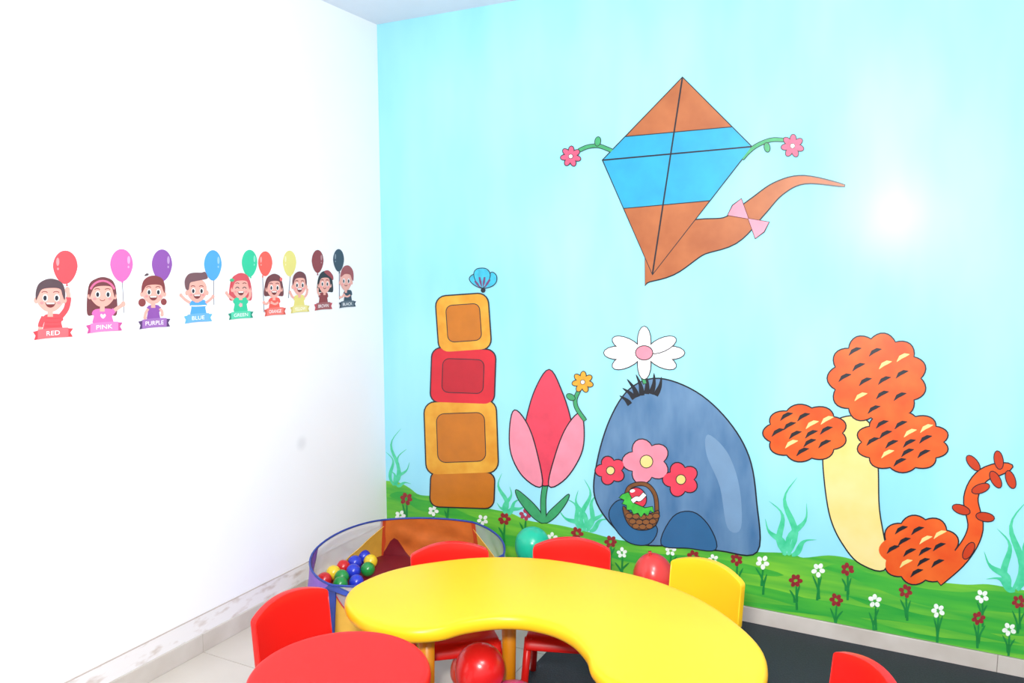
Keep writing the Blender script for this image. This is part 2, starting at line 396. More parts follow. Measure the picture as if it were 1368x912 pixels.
for k in range(8):
    a = 2*PI*k/8; paint('petal', ell(861+24*math.cos(a)*1.4, 471+15*math.sin(a), 20, 8.5, 16, math.degrees(math.atan2(15*math.sin(a), 33*math.cos(a)))), M_WHT, 3.0+.06*k, da, .9)
paint('flower_center', ell(861, 471, 11, 9, 18), M_PNK, 4.2, da, .9)
bk = paint('painted_basket', spline([(833,676),(842,684),(856,687),(872,685),(880,682),(879,694),(873,703),(860,707),(846,704),(837,693)], 4), M_BSK, 4.0, outline=1, lab='painted brown basket with grass and a striped egg before the boulder')
paint('handle', ribbon(spline([(836,668),(840,652),(852,646),(866,648),(876,662),(878,684)], 5, False), 4.2), M_BSK, 3.6, bk, .8)
for r_, (y0, n) in enumerate(((690, 5), (697, 4), (703, 3))):
    for k in range(n):
        x = 859+(k-(n-1)/2)*9; paint('weave', ell(x, y0-.3*abs(x-859)*.3, 4.4, 3.1, 12), M_OCH2 if False else mat('weave_paint', C(152, 98, 54), .4), 4.6, bk, .7)
paint('basket_grass', [(832,660),(840,657),(848,672),(862,678),(872,676)]+[(874,684),(869,681),(866,688),(861,684),(857,690),(853,684),(847,686),(844,680),(838,680),(838,674),(832,672),(835,667),(828,664)], mat('basket_grass_paint', C(72, 200, 70), .4, .15, 40), 5.2, bk, .8)
eg = paint('egg', ell(852.5, 664, 10.5, 13.5, 24, -28), mat('egg_red_paint', C(232, 64, 84), .4), 4.9, bk, .9)
paint('egg_stripe', ribbon(spline([(845,669),(851,665),(855,666),(862,659)], 4, False), 5.5), M_WHT, 5.6, bk, .6)
paint('egg_spot', ell(845.5, 655, 3.6, 2.2, 12, -10), M_WHT, 5.6, bk)
# autumn tree
tr = paint('painted_tree', spline([(1102,640),(1101,600),(1112,566),(1140,556),(1164,570),(1172,620),(1174,680),(1184,756),(1150,752),(1126,725),(1110,690)], 6), M_CRM, 2, outline=1.3, lab='autumn tree with cream trunk and orange leaf clumps painted on the wall')
for (x, y, rx, ry, n) in ((1076, 578, 56, 38, 9), (1206, 590, 62, 40, 10), (1172, 505, 66, 60, 11), (1228, 734, 54, 46, 9)):
    paint('leaf_clump', scallop(x, y, rx, ry, n, .13), M_ORG, 2.8 if y < 700 else 2.4, tr, 1.3)
polys = []
for cx, cy, rx, ry in ((1076, 578, 44, 28), (1206, 590, 48, 30), (1172, 505, 52, 46), (1228, 734, 42, 34)):
    for k in range(13):
        a = 2.4*k+.4; q = math.sqrt((k+.5)/13)*.98; x, y = cx+rx*q*math.cos(a), cy+ry*q*math.sin(a)
        polys.append((ribbon([(x-8, y+5), (x-3, y-1), (x+3, y-4), (x+9, y-5)], [.6, 5, 5, .6]), k % 4 == 2))
multi('leaf_strokes', polys, [M_LINE, M_CRM], 3.8, tr)
vi = spline([(1250,772),(1284,742),(1303,706),(1297,664),(1314,634),(1352,622)], 6, False)
paint('branch', ribbon(vi, [22*(1-.35*i/len(vi))*min(1, math.sqrt((len(vi)-1-i)/3+.02)) for i in range(len(vi))]), M_ORG, 2.2, tr, 1.2)
for x, y, r_ in ((1294,735,-60),(1316,690,10),(1284,680,200),(1310,652,-20),(1330,640,60),(1300,618,230),(1334,614,-100),(1350,640,70)):
    paint('leaf', ell(x, y, 12, 5.5, 16, r_), mat('rust_leaf_paint', C(206, 62, 20), .4), 2.9, tr, .9)
# kite
T, Lq, R_, B_ = (912, 104), (806, 214), (1004, 196), (872, 366)
kt = paint('painted_kite', [T, Lq, B_, R_], M_BRN, 2.4, outline=1.3, lab='chestnut kite with an azure band and long tail painted high on the wall')
def lerp(a, b, s): return (a[0]+(b[0]-a[0])*s, a[1]+(b[1]-a[1])*s)
paint('kite_band', [lerp(T, Lq, .72), Lq, lerp(Lq, B_, .42), lerp(R_, B_, .42), R_, lerp(T, R_, .72)], M_AZU, 3.0, kt, 1)
paint('kite_spar', ribbon([T, lerp(T, B_, .5), B_], 2), M_LINE, 3.8, kt)
paint('kite_spar', ribbon([Lq, lerp(Lq, R_, .5), R_], 2), M_LINE, 3.8, kt)
kv = spline([(862,340),(890,338),(930,318),(975,308),(1010,278),(1040,252),(1075,240),(1128,248)], 6, False)
paint('kite_tail', ribbon(kv, [64*(1-(i/(len(kv)-1))**.62)+16*(1-i/(len(kv)-1))+1.5 for i in range(len(kv))]), M_BRN, 2.0, kt, 1.2)
for x, y, a in ((985, 150, -20), (1000, 292, 40)):
    c, s = math.cos(math.radians(a)), math.sin(math.radians(a))
    f = lambda u, v: (x+u*c-v*s, y+u*s+v*c)
    if y < 200: continue
    paint('kite_bow', [f(0, 0), f(-24, -14), f(-27, 0), f(-24, 14)], M_PNK, 4, kt, 1); paint('kite_bow', [f(0, 0), f(24, -14), f(27, 0), f(24, 14)], M_PNK, 4, kt, 1)

# ------------------------------------------------------------------ stickers on the white wall
M_SKIN = mat('sticker_skin', C(243, 176, 162, .86), .4, .02)
M_EYE = mat('sticker_eye', C(52, 48, 58), .4, .02)
M_MOUTH = mat('sticker_mouth', C(130, 52, 52), .4, .02)
M_STW = mat('sticker_white', C(252, 250, 250, .95), .4, .01)
M_STRING = mat('sticker_string', C(140, 138, 152), .4, .02)
M_CHEEK = mat('sticker_cheek', C(244, 146, 148, .9), .4, .02)
def smat(n, rgb): return mat('sticker_'+n, C(*rgb, .80), .4, .02)
def sticker(cx, cy, rx, ry, col, dark, bal, knot, string, shirt, hairs, arms, ban, text, label, closed_eyes=False, extra=None, brow=True):
    root_y, root_z = on_left((ban[0]+ban[1])/2, ban[3])
    root = empty('wall_sticker', (0, root_y, root_z)); tag(root, label, 'wall sticker', 'balloon children stickers in a row on the white wall')
    def pc(name, pts, m, layer, parent=None):
        bm = bmesh.new(); q = [on_left(*p) for p in pts]
        f = bm.faces.new([bm.verts.new((.0006+.0004*layer, a-root_y, z-root_z)) for a, z in q]); f.normal_update()
        if f.normal.x < 0: f.normal_flip()
        me = bpy.data.meshes.new(name); bm.to_mesh(me); bm.free()
        return link_mesh(name, me, parent or root, None, False, [m])
    mc, md = smat(text.lower(), col), smat('deep_'+text.lower(), dark)
    k = rx/ry
    bx, by, brx, bry = bal
    pts = [(bx+brx*math.cos(a)*(1-.16*max(0, math.sin(a))), by+bry*math.sin(a)*(1.08 if math.sin(a) > 0 else 1)) for a in [2*PI*i/32 for i in range(32)]]
    bl = pc('balloon', pts, mc, 3)
    hl = smat('pale_'+text.lower(), tuple(int(c+(255-c)*.45) for c in col))
    s = 1 if knot[0] >= bx else -1
    pc('highlight', ell(bx+.62*brx*ban[4], by-.3*bry, brx*.13, bry*.26, 14), hl, 4, bl)
    pc('highlight', ell(bx+.6*brx*ban[4], by+.14*bry, brx*.08, bry*.08, 12), hl, 4, bl)
    pc('knot', [(knot[0]-1.6*k, knot[1]+1.5), (knot[0], knot[1]-4), (knot[0]+1.6*k, knot[1]+1.5)], mc, 3.5, bl)
    if string: pc('string', ribbon([knot, lerp(knot, string, .5), string], 1.0), M_STRING, 2.5)
    for (hn, pts, hc, layer) in hairs: pc(hn, spline(pts, 4), smat('hair_%d_%d_%d' % hc, hc), layer)
    hd = pc('head', spline([(cx-rx, cy), (cx-.9*rx, cy+.45*ry), (cx-.45*rx, cy+.9*ry), (cx, cy+ry), (cx+.45*rx, cy+.9*ry), (cx+.9*rx, cy+.45*ry), (cx+rx, cy), (cx+.8*rx, cy-.6*ry), (cx, cy-ry), (cx-.8*rx, cy-.6*ry)], 4), M_SKIN, 6)
    for sx in (-1, 1): pc('ear', ell(cx+sx*rx*1.02, cy+.25*ry, rx*.17, ry*.2, 14), M_SKIN, 5.6)
    for sx in (-1, 1):
        if closed_eyes: pc('eye', ribbon(ell(cx+sx*.42*rx, cy+.16*ry, .2*rx, .14*ry, 8, 0, 180, 360), 1), M_EYE, 7, hd)
        else:
            e = pc('eye', ell(cx+sx*.42*rx+.05*rx, cy+.08*ry, .19*rx, .24*ry, 14), M_STW, 6.6, hd); pc('pupil', ell(cx+sx*.42*rx+.03*rx, cy+.1*ry, .13*rx, .18*ry, 12), M_EYE, 7.4, hd)
        if brow: pc('eyebrow', ribbon(ell(cx+sx*.42*rx, cy-.22*ry, .22*rx, .12*ry, 6, 0, 200, 340), 1.0), M_MOUTH, 7, hd)
        pc('cheek', ell(cx+sx*.62*rx, cy+.42*ry, .14*rx, .1*ry, 12), M_CHEEK, 6.5, hd)
    if extra and extra.get('smile'): pc('mouth', ribbon(ell(cx, cy+.4*ry, .22*rx, .16*ry, 8, 0, 20, 160), .9), M_MOUTH, 7, hd)
    else:
        mo = pc('mouth', [(cx-.38*rx, cy+.4*ry)]+ell(cx, cy+.42*ry, .36*rx, .32*ry, 10, 0, 0, 180)[::-1][1:-1]+[(cx+.38*rx, cy+.38*ry)], M_MOUTH, 7, hd)
        pc('teeth', [(cx-.32*rx, cy+.41*ry), (cx+.32*rx, cy+.4*ry), (cx+.26*rx, cy+.5*ry), (cx-.26*rx, cy+.51*ry)], M_STW, 7.8, hd)
    x0, x1, y0, y1 = shirt
    pc('neck', [(cx-.18*rx, cy+.85*ry), (cx+.18*rx, cy+.85*ry), (cx+.2*rx, y0+3), (cx-.2*rx, y0+3)], M_SKIN, 5)
    sh = pc('shirt', spline([(x0+.16*(x1-x0), y0), (x1-.16*(x1-x0), y0-.6), (x1, y0+.35*(y1-y0)), (x1-.1*(x1-x0), y0+.5*(y1-y0)), (x1-.08*(x1-x0), y1+2), (x0+.08*(x1-x0), y1+2), (x0+.1*(x1-x0), y0+.5*(y1-y0)), (x0, y0+.35*(y1-y0))], 3), mc, 4.6)
    if extra and extra.get('stripes'):
        for i in range(3): yy = y0+(i+1)*(y1-y0)/4; pc('shirt_stripe', ribbon([(x0+.12*(x1-x0), yy), ((x0+x1)/2, yy+.6), (x1-.1*(x1-x0), yy-.4)], .9), md, 5.2, sh)
    if extra and extra.get('emblem'):
        xx, yy = (x0+x1)/2, (y0+y1)/2
        if extra['emblem'] == 'heart': pc('heart_emblem', spline([(xx, yy+3.5), (xx-3.6, yy-.5), (xx-2.2, yy-3), (xx, yy-1.4), (xx+2.2, yy-3), (xx+3.6, yy-.5)], 3), M_STW, 5.2, sh)
        elif extra['emblem'] == 'band': pc('shirt_stripe', ribbon([(x0+1, yy-2), (xx, yy-2), (x1-1, yy-2.6)], 1.4), M_STW, 5.2, sh)
        else: pc('flower_emblem', scallop(xx, yy+1, 2.6*k+.8, 3, 5, .3), smat('emblem', (245, 190, 190)), 5.2, sh)
    for (apts, wd, sleeve) in arms:
        ap = spline(apts, 4, False); ar = pc('arm', ribbon(ap, wd), M_SKIN, 4.9)
        if sleeve:
            n = max(2, int(len(ap)*sleeve)); pc('sleeve', ribbon(ap[:n], wd*1.35), mc, 5.3, ar)
        pc('hand', ell(ap[-1][0], ap[-1][1], wd*.62, wd*.75, 14), M_SKIN, 5.0, ar)
    X0, X1, Y0, Y1, _ = ban; wdt = X1-X0; h = Y1-Y0; sl = -.075*wdt
    bz = lambda u, v: (X0+u*wdt, Y0+v*h*.82+sl*(u-.5)+h*.09-.06*h*math.sin(PI*u)*0)
    pc('banner_tail', [bz(0, .12), bz(.2, .0), bz(.2, .9), bz(.03, 1.02), bz(.07, .55)], md, 6.8)
    pc('banner_tail', [bz(.8, .0), bz(1, .08), bz(.93, .5), bz(.99, .95), bz(.8, .92)], md, 6.8)
    bn = pc('banner', [bz(.12, -.04), bz(.3, -.1), bz(.5, -.12), bz(.7, -.1), bz(.88, -.05), bz(.88, .95), bz(.7, .92), bz(.5, .9), bz(.3, .92), bz(.12, .98)], smat('banner_'+text.lower(), tuple(int(c+(255-c)*.18) for c in col)), 7.6)
    fc = bpy.data.curves.new('lettering', 'FONT'); fc.body = text; fc.align_x = 'LEFT'; fo = bpy.data.objects.new('lettering', fc); COL.objects.link(fo)
    dg = bpy.context.evaluated_depsgraph_get(); me = bpy.data.meshes.new_from_object(fo.evaluated_get(dg)); bpy.data.objects.remove(fo)
    us = [v.co.x for v in me.vertices]; vs = [v.co.y for v in me.vertices]; u0, u1, v0, v1 = min(us), max(us), min(vs), max(vs)
    fr = min(.56, .11*len(text)); 
    for v in me.vertices:
        px = bz(.5-fr/2+fr*(v.co.x-u0)/(u1-u0), .64-.46*(v.co.y-v0)/(v1-v0)); a, z = on_left(*px); v.co = (.0006+.0004*8.6, a-root_y, z-root_z)
    me.update(); link_mesh('lettering', me, bn, None, False, [M_STW])
    return root
def cap_hair(cx, cy, rx, ry, low=.35, fringe=.35):
    return [(cx-1.04*rx, cy+low*ry*.4), (cx-1.06*rx, cy-.3*ry), (cx-.85*rx, cy-.85*ry), (cx-.3*rx, cy-1.16*ry), (cx+.3*rx, cy-1.17*ry), (cx+.85*rx, cy-.9*ry), (cx+1.06*rx, cy-.3*ry), (cx+1.02*rx, cy+low*ry*.4), (cx+.86*rx, cy-.1*ry), (cx+.7*rx, cy-fringe*ry-.12*ry), (cx+.1*rx, cy-fringe*ry-.2*ry), (cx-.6*rx, cy-fringe*ry-.1*ry), (cx-.86*rx, cy-.1*ry)]
def back_hair(cx, cy, rx, ry, down, wide=1.15):
    return [(cx-wide*rx, cy+down*ry), (cx-wide*rx*.98, cy), (cx-.9*rx, cy-.85*ry), (cx, cy-1.15*ry), (cx+.9*rx, cy-.85*ry), (cx+wide*rx*.98, cy), (cx+wide*rx, cy+down*ry), (cx+.6*rx, cy+down*ry*1.04), (cx-.6*rx, cy+down*ry*1.04)]
DB, BR, RB = (96, 72, 78), (122, 62, 66), (150, 66, 66)
st = 'sticker of a %s, lettered %s'
sticker(66.5, 396, 18.5, 20, (252, 84, 92), (228, 70, 80), (86.8, 356, 16.5, 21.5), (89, 380.5), None, (56, 84, 420, 440),
        [('hair', cap_hair(66.5, 396, 18.5, 20, .6, .38), DB, 8)], [([(80, 423), (88, 412), (91, 397), (89.5, 387)], 5.5, .75), ([(58, 423), (54, 432), (53, 440)], 5, .8)],
        (43, 97, 438, 453.5, -1), 'RED', st % ('laughing boy in red striped shirt with red balloon', 'RED'), extra={'stripes': 1})
sticker(136, 391.5, 16.5, 18, (250, 112, 190), (214, 84, 160), (162, 353.5, 15.2, 21), (163, 376), (165.5, 418), (122, 152, 413, 431),
        [('back_hair', back_hair(136, 391.5, 16.5, 18, 1.55, 1.2), BR, 2), ('hair', cap_hair(136, 391.5, 16.5, 18, .8, .35), BR, 8), ('hair_band', ribbon(ell(136, 394, 17.5, 19, 12, 0, 205, 335), 2.6), (250, 112, 160), 8.6)], [([(148, 417), (157, 411), (164, 406)], 5, .35)],
        (114, 163, 430, 445, 1), 'PINK', st % ('long haired girl in pink heart shirt with pink balloon', 'PINK'), extra={'smile': 1, 'emblem': 'heart'})
sticker(204, 388.5, 14.8, 17.2, (150, 84, 176), (92, 58, 112), (216, 353.5, 13.6, 20.5), (217.5, 374), None, (195, 214, 408, 426),
        [('pigtail', ell(189.5, 404, 5, 5.5, 10), RB, 2), ('pigtail', ell(218.5, 403, 4, 4.5, 10), RB, 2), ('hair', cap_hair(204, 388.5, 14.8, 17.2, .4, .3), (140, 62, 62), 8), ('hair_tuft', [(192, 368), (195, 365), (198, 366), (196, 368)], DB, 8)], [([(198, 411), (194, 418), (193, 424)], 3.6, .3), ([(212, 411), (216, 416), (216, 420)], 3.6, .3)],
        (184, 227, 425, 439.5, 1), 'PURPLE', st % ('girl with pigtails in purple top with purple balloon', 'PURPLE'))
sticker(262.5, 387, 13.2, 16.2, (86, 172, 250), (104, 190, 246), (284, 353.5, 11.8, 19.5), (285, 373), (285.5, 407), (253, 276, 401, 420),
        [('hair', [(247, 385), (246, 374), (251, 366), (259, 364), (268, 364), (273, 363), (276, 368), (276, 372), (268, 374), (258, 376), (253, 378), (251, 387)], (124, 84, 90), 8)], [([(273, 405), (279, 401), (284, 396)], 3.4, .3), ([(255, 405), (247, 400), (241, 394)], 3.4, .3)],
        (245, 283, 418.5, 432, 1), 'BLUE', st % ('boy with open arms in blue shirt with blue balloon', 'BLUE'), extra={'emblem': 'band'})
sticker(321, 383, 11.4, 15.5, (56, 210, 160), (34, 150, 120), (333, 351, 10.4, 17.5), (334.5, 370), None, (311, 331, 397.5, 415),
        [('back_hair', back_hair(321, 383, 11.4, 15.5, 1.1, 1.3), (226, 86, 96), 2), ('hair', cap_hair(321, 383, 11.4, 15.5, .6, .35), (226, 86, 96), 8), ('hair_clip', ell(309, 374, 3, 2.2, 10), (70, 190, 130), 8.6)], [([(329, 401), (333, 396), (333.5, 389)], 3.2, .25), ([(313, 401), (306, 396), (302, 391)], 3.2, .25)],
        (304, 338, 415.5, 427, 1), 'GREEN', st % ('red haired girl in green shirt with green balloon', 'GREEN'), closed_eyes=True, extra={'emblem': 'flower'})
sticker(365.5, 383, 9.8, 14.6, (252, 98, 84), (226, 84, 70), (354, 351.5, 9.5, 16), (350.5, 369), (352.5, 417), (358, 374, 398, 412),
        [('back_hair', back_hair(365.5, 383, 9.8, 14.6, .8, 1.3), BR, 2), ('hair', cap_hair(365.5, 383, 9.8, 14.6, .7, .35), BR, 8), ('hair_clip', ell(374.5, 373, 1.8, 2.6, 10), (246, 110, 110), 8.6)], [([(360, 402), (355, 406), (352, 404)], 3, .3), ([(372, 403), (367, 406), (362, 404)], 2.8, .2)],
        (352, 381.5, 410.5, 422.5, -1), 'ORANGE', st % ('bob haired girl in orange shirt with orange red balloon', 'ORANGE'))
sticker(399.5, 379.5, 9, 14.3, (242, 228, 130), (226, 206, 110), (386.5, 351, 9, 16.5), (387.5, 368), (385, 398), (391.5, 407, 394.5, 409),
        [('hair', cap_hair(399.5, 379.5, 9, 14.3, .3, .4), BR, 8)], [([(393, 398), (390, 396), (387, 390)], 2.8, .25), ([(405, 398), (409, 393), (410, 387)], 2.8, .25)],
        (387, 413, 407.5, 418.5, -1), 'YELLOW', st % ('short haired boy in yellow shirt with yellow balloon', 'YELLOW'))
sticker(433, 378, 7.9, 13.4, (150, 62, 66), (206, 78, 92), (424, 348.5, 7.9, 14.8), (424, 366), None, (425, 438, 391, 405),
        [('back_hair', back_hair(434, 378, 8.4, 12, .95, 1.25), (48, 50, 56), 2), ('hair', cap_hair(433, 378, 7.9, 13.4, .7, .35), (48, 50, 56), 8), ('beret', [(432, 363), (438, 361), (444, 368), (444, 374), (440, 370)], (170, 70, 76), 8.6)], [([(427, 394), (424.5, 391), (424, 386)], 2.2, 0)],
        (419, 443.5, 403.5, 415, 1), 'BROWN', st % ('black haired girl in beret with brown balloon', 'BROWN'), extra={'smile': 1})
sticker(461.5, 374, 7.8, 13.8, (62, 76, 92), (48, 58, 72), (452, 347, 7.3, 14.5), (453, 363.5), (453.2, 400), (458.5, 470, 388, 402.5),
        [('hair', [(454, 370), (456, 360), (460, 355), (466, 355), (471, 362), (471.5, 374), (469.5, 374), (467, 367), (460, 366)], (170, 82, 84), 8)], [([(460, 391), (457, 396), (454, 397)], 2.4, .2), ([(468, 393), (464, 396), (460, 395)], 2.2, .2)],
        (452, 475, 401.5, 411.5, -1), 'BLACK', st % ('boy in dark shirt with navy black balloon', 'BLACK'), extra={'smile': 1}, brow=False)

# ------------------------------------------------------------------ plastic furniture
P_YEL = mat('yellow_plastic', C(255, 199, 30, .80), .33, .02, 4, spec=.3)
P_RED = mat('red_plastic', C(232, 30, 24, .80), .33, .02, 4, spec=.3)
P_TRED = mat('red_table_plastic', C(236, 32, 28, .78), .40, .02, 4, spec=.22)
P_LEG = mat('amber_leg_plastic', C(232, 150, 14, .78), .38, .02, 6)
def slab(name, outline, z0, z1, rnd, m, parent, inset=.03):
    """rounded-edge slab from a smooth outline: profile rings swept from underside to top"""
    bm = bmesh.new(); rings = []; prof = []
    h = z1-z0
    prof.append((-inset, z0+.004))
    for k in range(9):
        a = -PI/2+PI*k/8; prof.append((-rnd+rnd*math.cos(a), (z0+z1)/2+h/2*math.sin(a)))
    prof.append((-rnd-.012, z1))
    for d, z in prof: rings.append([bm.verts.new((x, y, z)) for x, y in grow(outline, d)])
    n = len(outline)
    for A, B in zip(rings[:-1], rings[1:]):
        for k in range(n): bm.faces.new((A[k], A[(k+1) % n], B[(k+1) % n], B[k]))
    bm.faces.new(rings[-1]); bm.faces.new(list(reversed(rings[0])))
    o = from_bm(name, bm, m, parent, None, True)
    return o
def leg(name, x, y, z0, z1, r0, r1, m, parent, dx=0, dy=0):
    bm = bmesh.new(); add_tube(bm, [(x+dx, y+dy, z0), (x+dx*.5, y+dy*.5, (z0+z1)/2), (x, y, z1)], [r0, (r0+r1)/2, r1], 18)
    return from_bm(name, bm, m, parent, None, True)
half = [(0, .625), (-.21, .607), (-.40, .522), (-.545, .39), (-.625, .27), (-.652, .14), (-.632, .05), (-.575, -.02), (-.49, -.066), (-.40, -.080), (-.31, -.066), (-.235, -.015), (-.19, .055), (-.125, .118), (-.06, .150), (0, .158)]
kid = half + [(-x, y) for x, y in half[-2:0:-1]]
kid = spline(kid, 5)
ty = empty('kidney_table', (1.54, -1.50, 0)); tag(ty, 'yellow kidney shaped plastic table with amber legs', 'table')
slab('tabletop', kid, .455, .50, .014, P_YEL, ty, .05)
for x, y in ((-.352, .09), (-.205, .36), (.215, .40), (.44, .09)):
    l_ = leg('leg', x, y, .0065 if x > -.25 else 0, .46, .019, .026, P_LEG, ty)
tr_ = empty('round_table', (1.203, -1.838, 0)); tag(tr_, 'round red plastic table in the foreground', 'table')
slab('tabletop', ell(0, 0, .2355, .2355, 64), .456, .50, .012, P_TRED, tr_, .03)
for a in (45, 135, 225, 315): leg('leg', .14*math.cos(math.radians(a)), .14*math.sin(math.radians(a)), .0065 if a in (45, 315) else 0, .46, .017, .023, P_TRED, tr_, .02*math.cos(math.radians(a)), .02*math.sin(math.radians(a)))

def panel(bmw, hw, zb, zt, arch, cr, sag, th, y0, lean, nu=22, nv=6):
    """curved backrest panel; front faces -y"""
    F, K = [], []
    for i in range(nu+1):
        u = -math.cos(PI*i/nu); e = max(0, (abs(u)*hw-(hw-cr))/cr); rnd = cr*(1-math.sqrt(max(0, 1-e*e)))
        top_ = zt-arch*u*u-rnd; bot = zb+rnd*.8; x = u*hw; fr, bk = [], []
        for j in range(nv+1):
            z = bot+(top_-bot)*j/nv; y = y0-sag*u*u+lean*(z-zb)
            fr.append(bmw.verts.new((x, y-th/2, z))); bk.append(bmw.verts.new((x, y+th/2, z)))
        F.append(fr); K.append(bk)
    for i in range(nu):
        for j in range(nv):
            bmw.faces.new((F[i][j], F[i+1][j], F[i+1][j+1], F[i][j+1])); bmw.faces.new((K[i][j], K[i][j+1], K[i+1][j+1], K[i+1][j]))
        bmw.faces.new((F[i][0], K[i][0], K[i+1][0], F[i+1][0])); bmw.faces.new((F[i][nv], F[i+1][nv], K[i+1][nv], K[i][nv]))
    for q in (0, nu):
        for j in range(nv): bmw.faces.new((F[q][j], F[q][j+1], K[q][j+1], K[q][j]))
chair_cache = {}
def chair(bx, by, fx, fy, m, label, z=0):
    """bx,by: foot of the backrest centre; fx,fy: the way the chair faces"""
    l = math.hypot(fx, fy); fx /= l; fy /= l
    root = empty('kids_chair', (bx+fx*.135, by+fy*.135, z), math.atan2(fx, -fy)); tag(root, label, 'chair', 'small plastic chairs around the tables')
    key = m.name
    if key not in chair_cache:
        P = []
        bm = bmesh.new(); panel(bm, .142, .355, .532, .029, .009, .026, .024, .135, .10)
        o = from_bm('backrest', bm, m, root, None, True); bevel_mod(o, .008, 3, 50); P.append(o)
        # seat pan with a waterfall front lip
        bm = bmesh.new(); G = []
        for i in range(15):
            u = -1+2*i/14; row = []
            for j in range(13):
                v = j/12; y = .125-.27*v; wd = .118+.022*v; lip = -.030*max(0, (v-.86)/.14)**2 + .012*max(0, (.15-v)/.15)
                row.append((u*wd, y, .280-.010*(1-u*u)*math.sin(PI*min(1, v*1.1))+lip))
            G.append(row)
        top_v = [[bm.verts.new(p) for p in r] for r in G]; bot_v = [[bm.verts.new((p[0]*.985, p[1]*.99, p[2]-.016)) for p in r] for r in G]
        for i in range(14):
            for j in range(12):
                bm.faces.new((top_v[i][j], top_v[i][j+1], top_v[i+1][j+1], top_v[i+1][j])); bm.faces.new((bot_v[i][j], bot_v[i+1][j], bot_v[i+1][j+1], bot_v[i][j+1]))
            bm.faces.new((top_v[i][0], top_v[i+1][0], bot_v[i+1][0], bot_v[i][0])); bm.faces.new((top_v[i][12], bot_v[i][12], bot_v[i+1][12], top_v[i+1][12]))
        for j in range(12):
            bm.faces.new((top_v[0][j], bot_v[0][j], bot_v[0][j+1], top_v[0][j+1])); bm.faces.new((top_v[14][j], top_v[14][j+1], bot_v[14][j+1], bot_v[14][j]))
        o = from_bm('seat', bm, m, root, None, True); bevel_mod(o, .006, 3, 50); P.append(o)
        for s in (-1, 1):
            bm = bmesh.new(); add_tube(bm, [(s*.148, -.150, 0), (s*.139, -.135, .14), (s*.128, -.120, .272)], [.012, .013, .014], 12); P.append(from_bm('leg', bm, m, root, None, True))
            bm = bmesh.new(); add_tube(bm, [(s*.148, .165, 0), (s*.138, .145, .14), (s*.126, .122, .28), (s*.118, .128, .36), (s*.112, .136, .40)], [.012, .013, .014, .012, .010], 12); P.append(from_bm('leg', bm, m, root, None, True))
            bm = bmesh.new(); add_tube(bm, [(s*.136, -.13, .18), (s*.136, .0, .185), (s*.135, .135, .18)], .008, 10); P.append(from_bm('side_stretcher', bm, m, root, None, True))
        chair_cache[key] = P
    else:
        for p_ in chair_cache[key]:
            c = p_.copy(); COL.objects.link(c); c.parent = root
    return root
chair(1.015, -.995, .63, -.775, P_RED, 'red plastic chair behind the yellow table, in front of the ball pit')
chair(1.405, -.770, .32, -.95, P_RED, 'red plastic chair behind the middle of the yellow table, right of the teal balloon', .0065)
chair(.800, -1.592, .99, -.12, P_RED, 'red plastic chair beside the round red table, nearest the white wall')
chair(2.432, -1.272, -.82, -.57, P_RED, 'red plastic chair at the lower right, standing alone on the black mat', .0065)
chair(1.905, -.765, -.377, -.926, P_YEL, 'yellow plastic chair behind the right end of the yellow table', .0065)

# ------------------------------------------------------------------ ball pit
F_ORG = mat('orange_nylon', C(226, 118, 44), .55, .12, 14, bump=.5)
F_YEL = mat('yellow_nylon', C(232, 180, 66), .55, .10, 14, bump=.5)
F_PUR = mat('purple_nylon', C(142, 96, 204), .55, .1, 14, bump=.4)
F_BLU = mat('blue_nylon_trim', C(40, 66, 160), .5, .1, 20)
F_MAR = mat('maroon_nylon', C(128, 20, 36), .55, .12, 10, bump=.4)
F_RED = mat('red_nylon_trim', C(214, 52, 60), .5, .1, 20)
F_OTR = mat('orange_nylon_trim', C(214, 78, 36), .5, .1, 20)
def net():
    m = bpy.data.materials.new('white_netting'); m.use_nodes = True; nt = m.node_tree; N = nt.nodes; L = nt.links
    b = N['Principled BSDF']; b.inputs['Base Color'].default_value = C(236, 234, 240, .95); b.inputs['Roughness'].default_value = .7
    t = N.new('ShaderNodeBsdfTransparent'); mx = N.new('ShaderNodeMixShader'); mx.inputs[0].default_value = .42
    L.new(t.outputs[0], mx.inputs[1]); L.new(b.outputs[0], mx.inputs[2]); L.new(mx.outputs[0], N['Material Output'].inputs[0])
    return m
F_NET = net()
PT = [Vector(v) for v in ((.190, -.770, .30), (.230, -.332, .30), (.633, -.168, .30), (.945, -.44, .285), (.845, -.82, .29), (.515, -1.055, .30))]
PB = [Vector(v) for v in ((.125, -.79, .004), (.16, -.27, .004), (.645, -.115, .004), (.985, -.42, .004), (.865, -.845, .004), (.515, -1.085, .004))]
CT = Vector((.57, -.61, 0))
pit = empty('ball_pit', (CT.x, CT.y, 0)); tag(pit, 'pop-up hexagonal ball pit of orange, yellow and netting panels in the corner', 'ball pit')
bulge = [.035, .03, .055, .03, .03, .055]; rise = [.012, .004, .0, .004, .0, -.004]
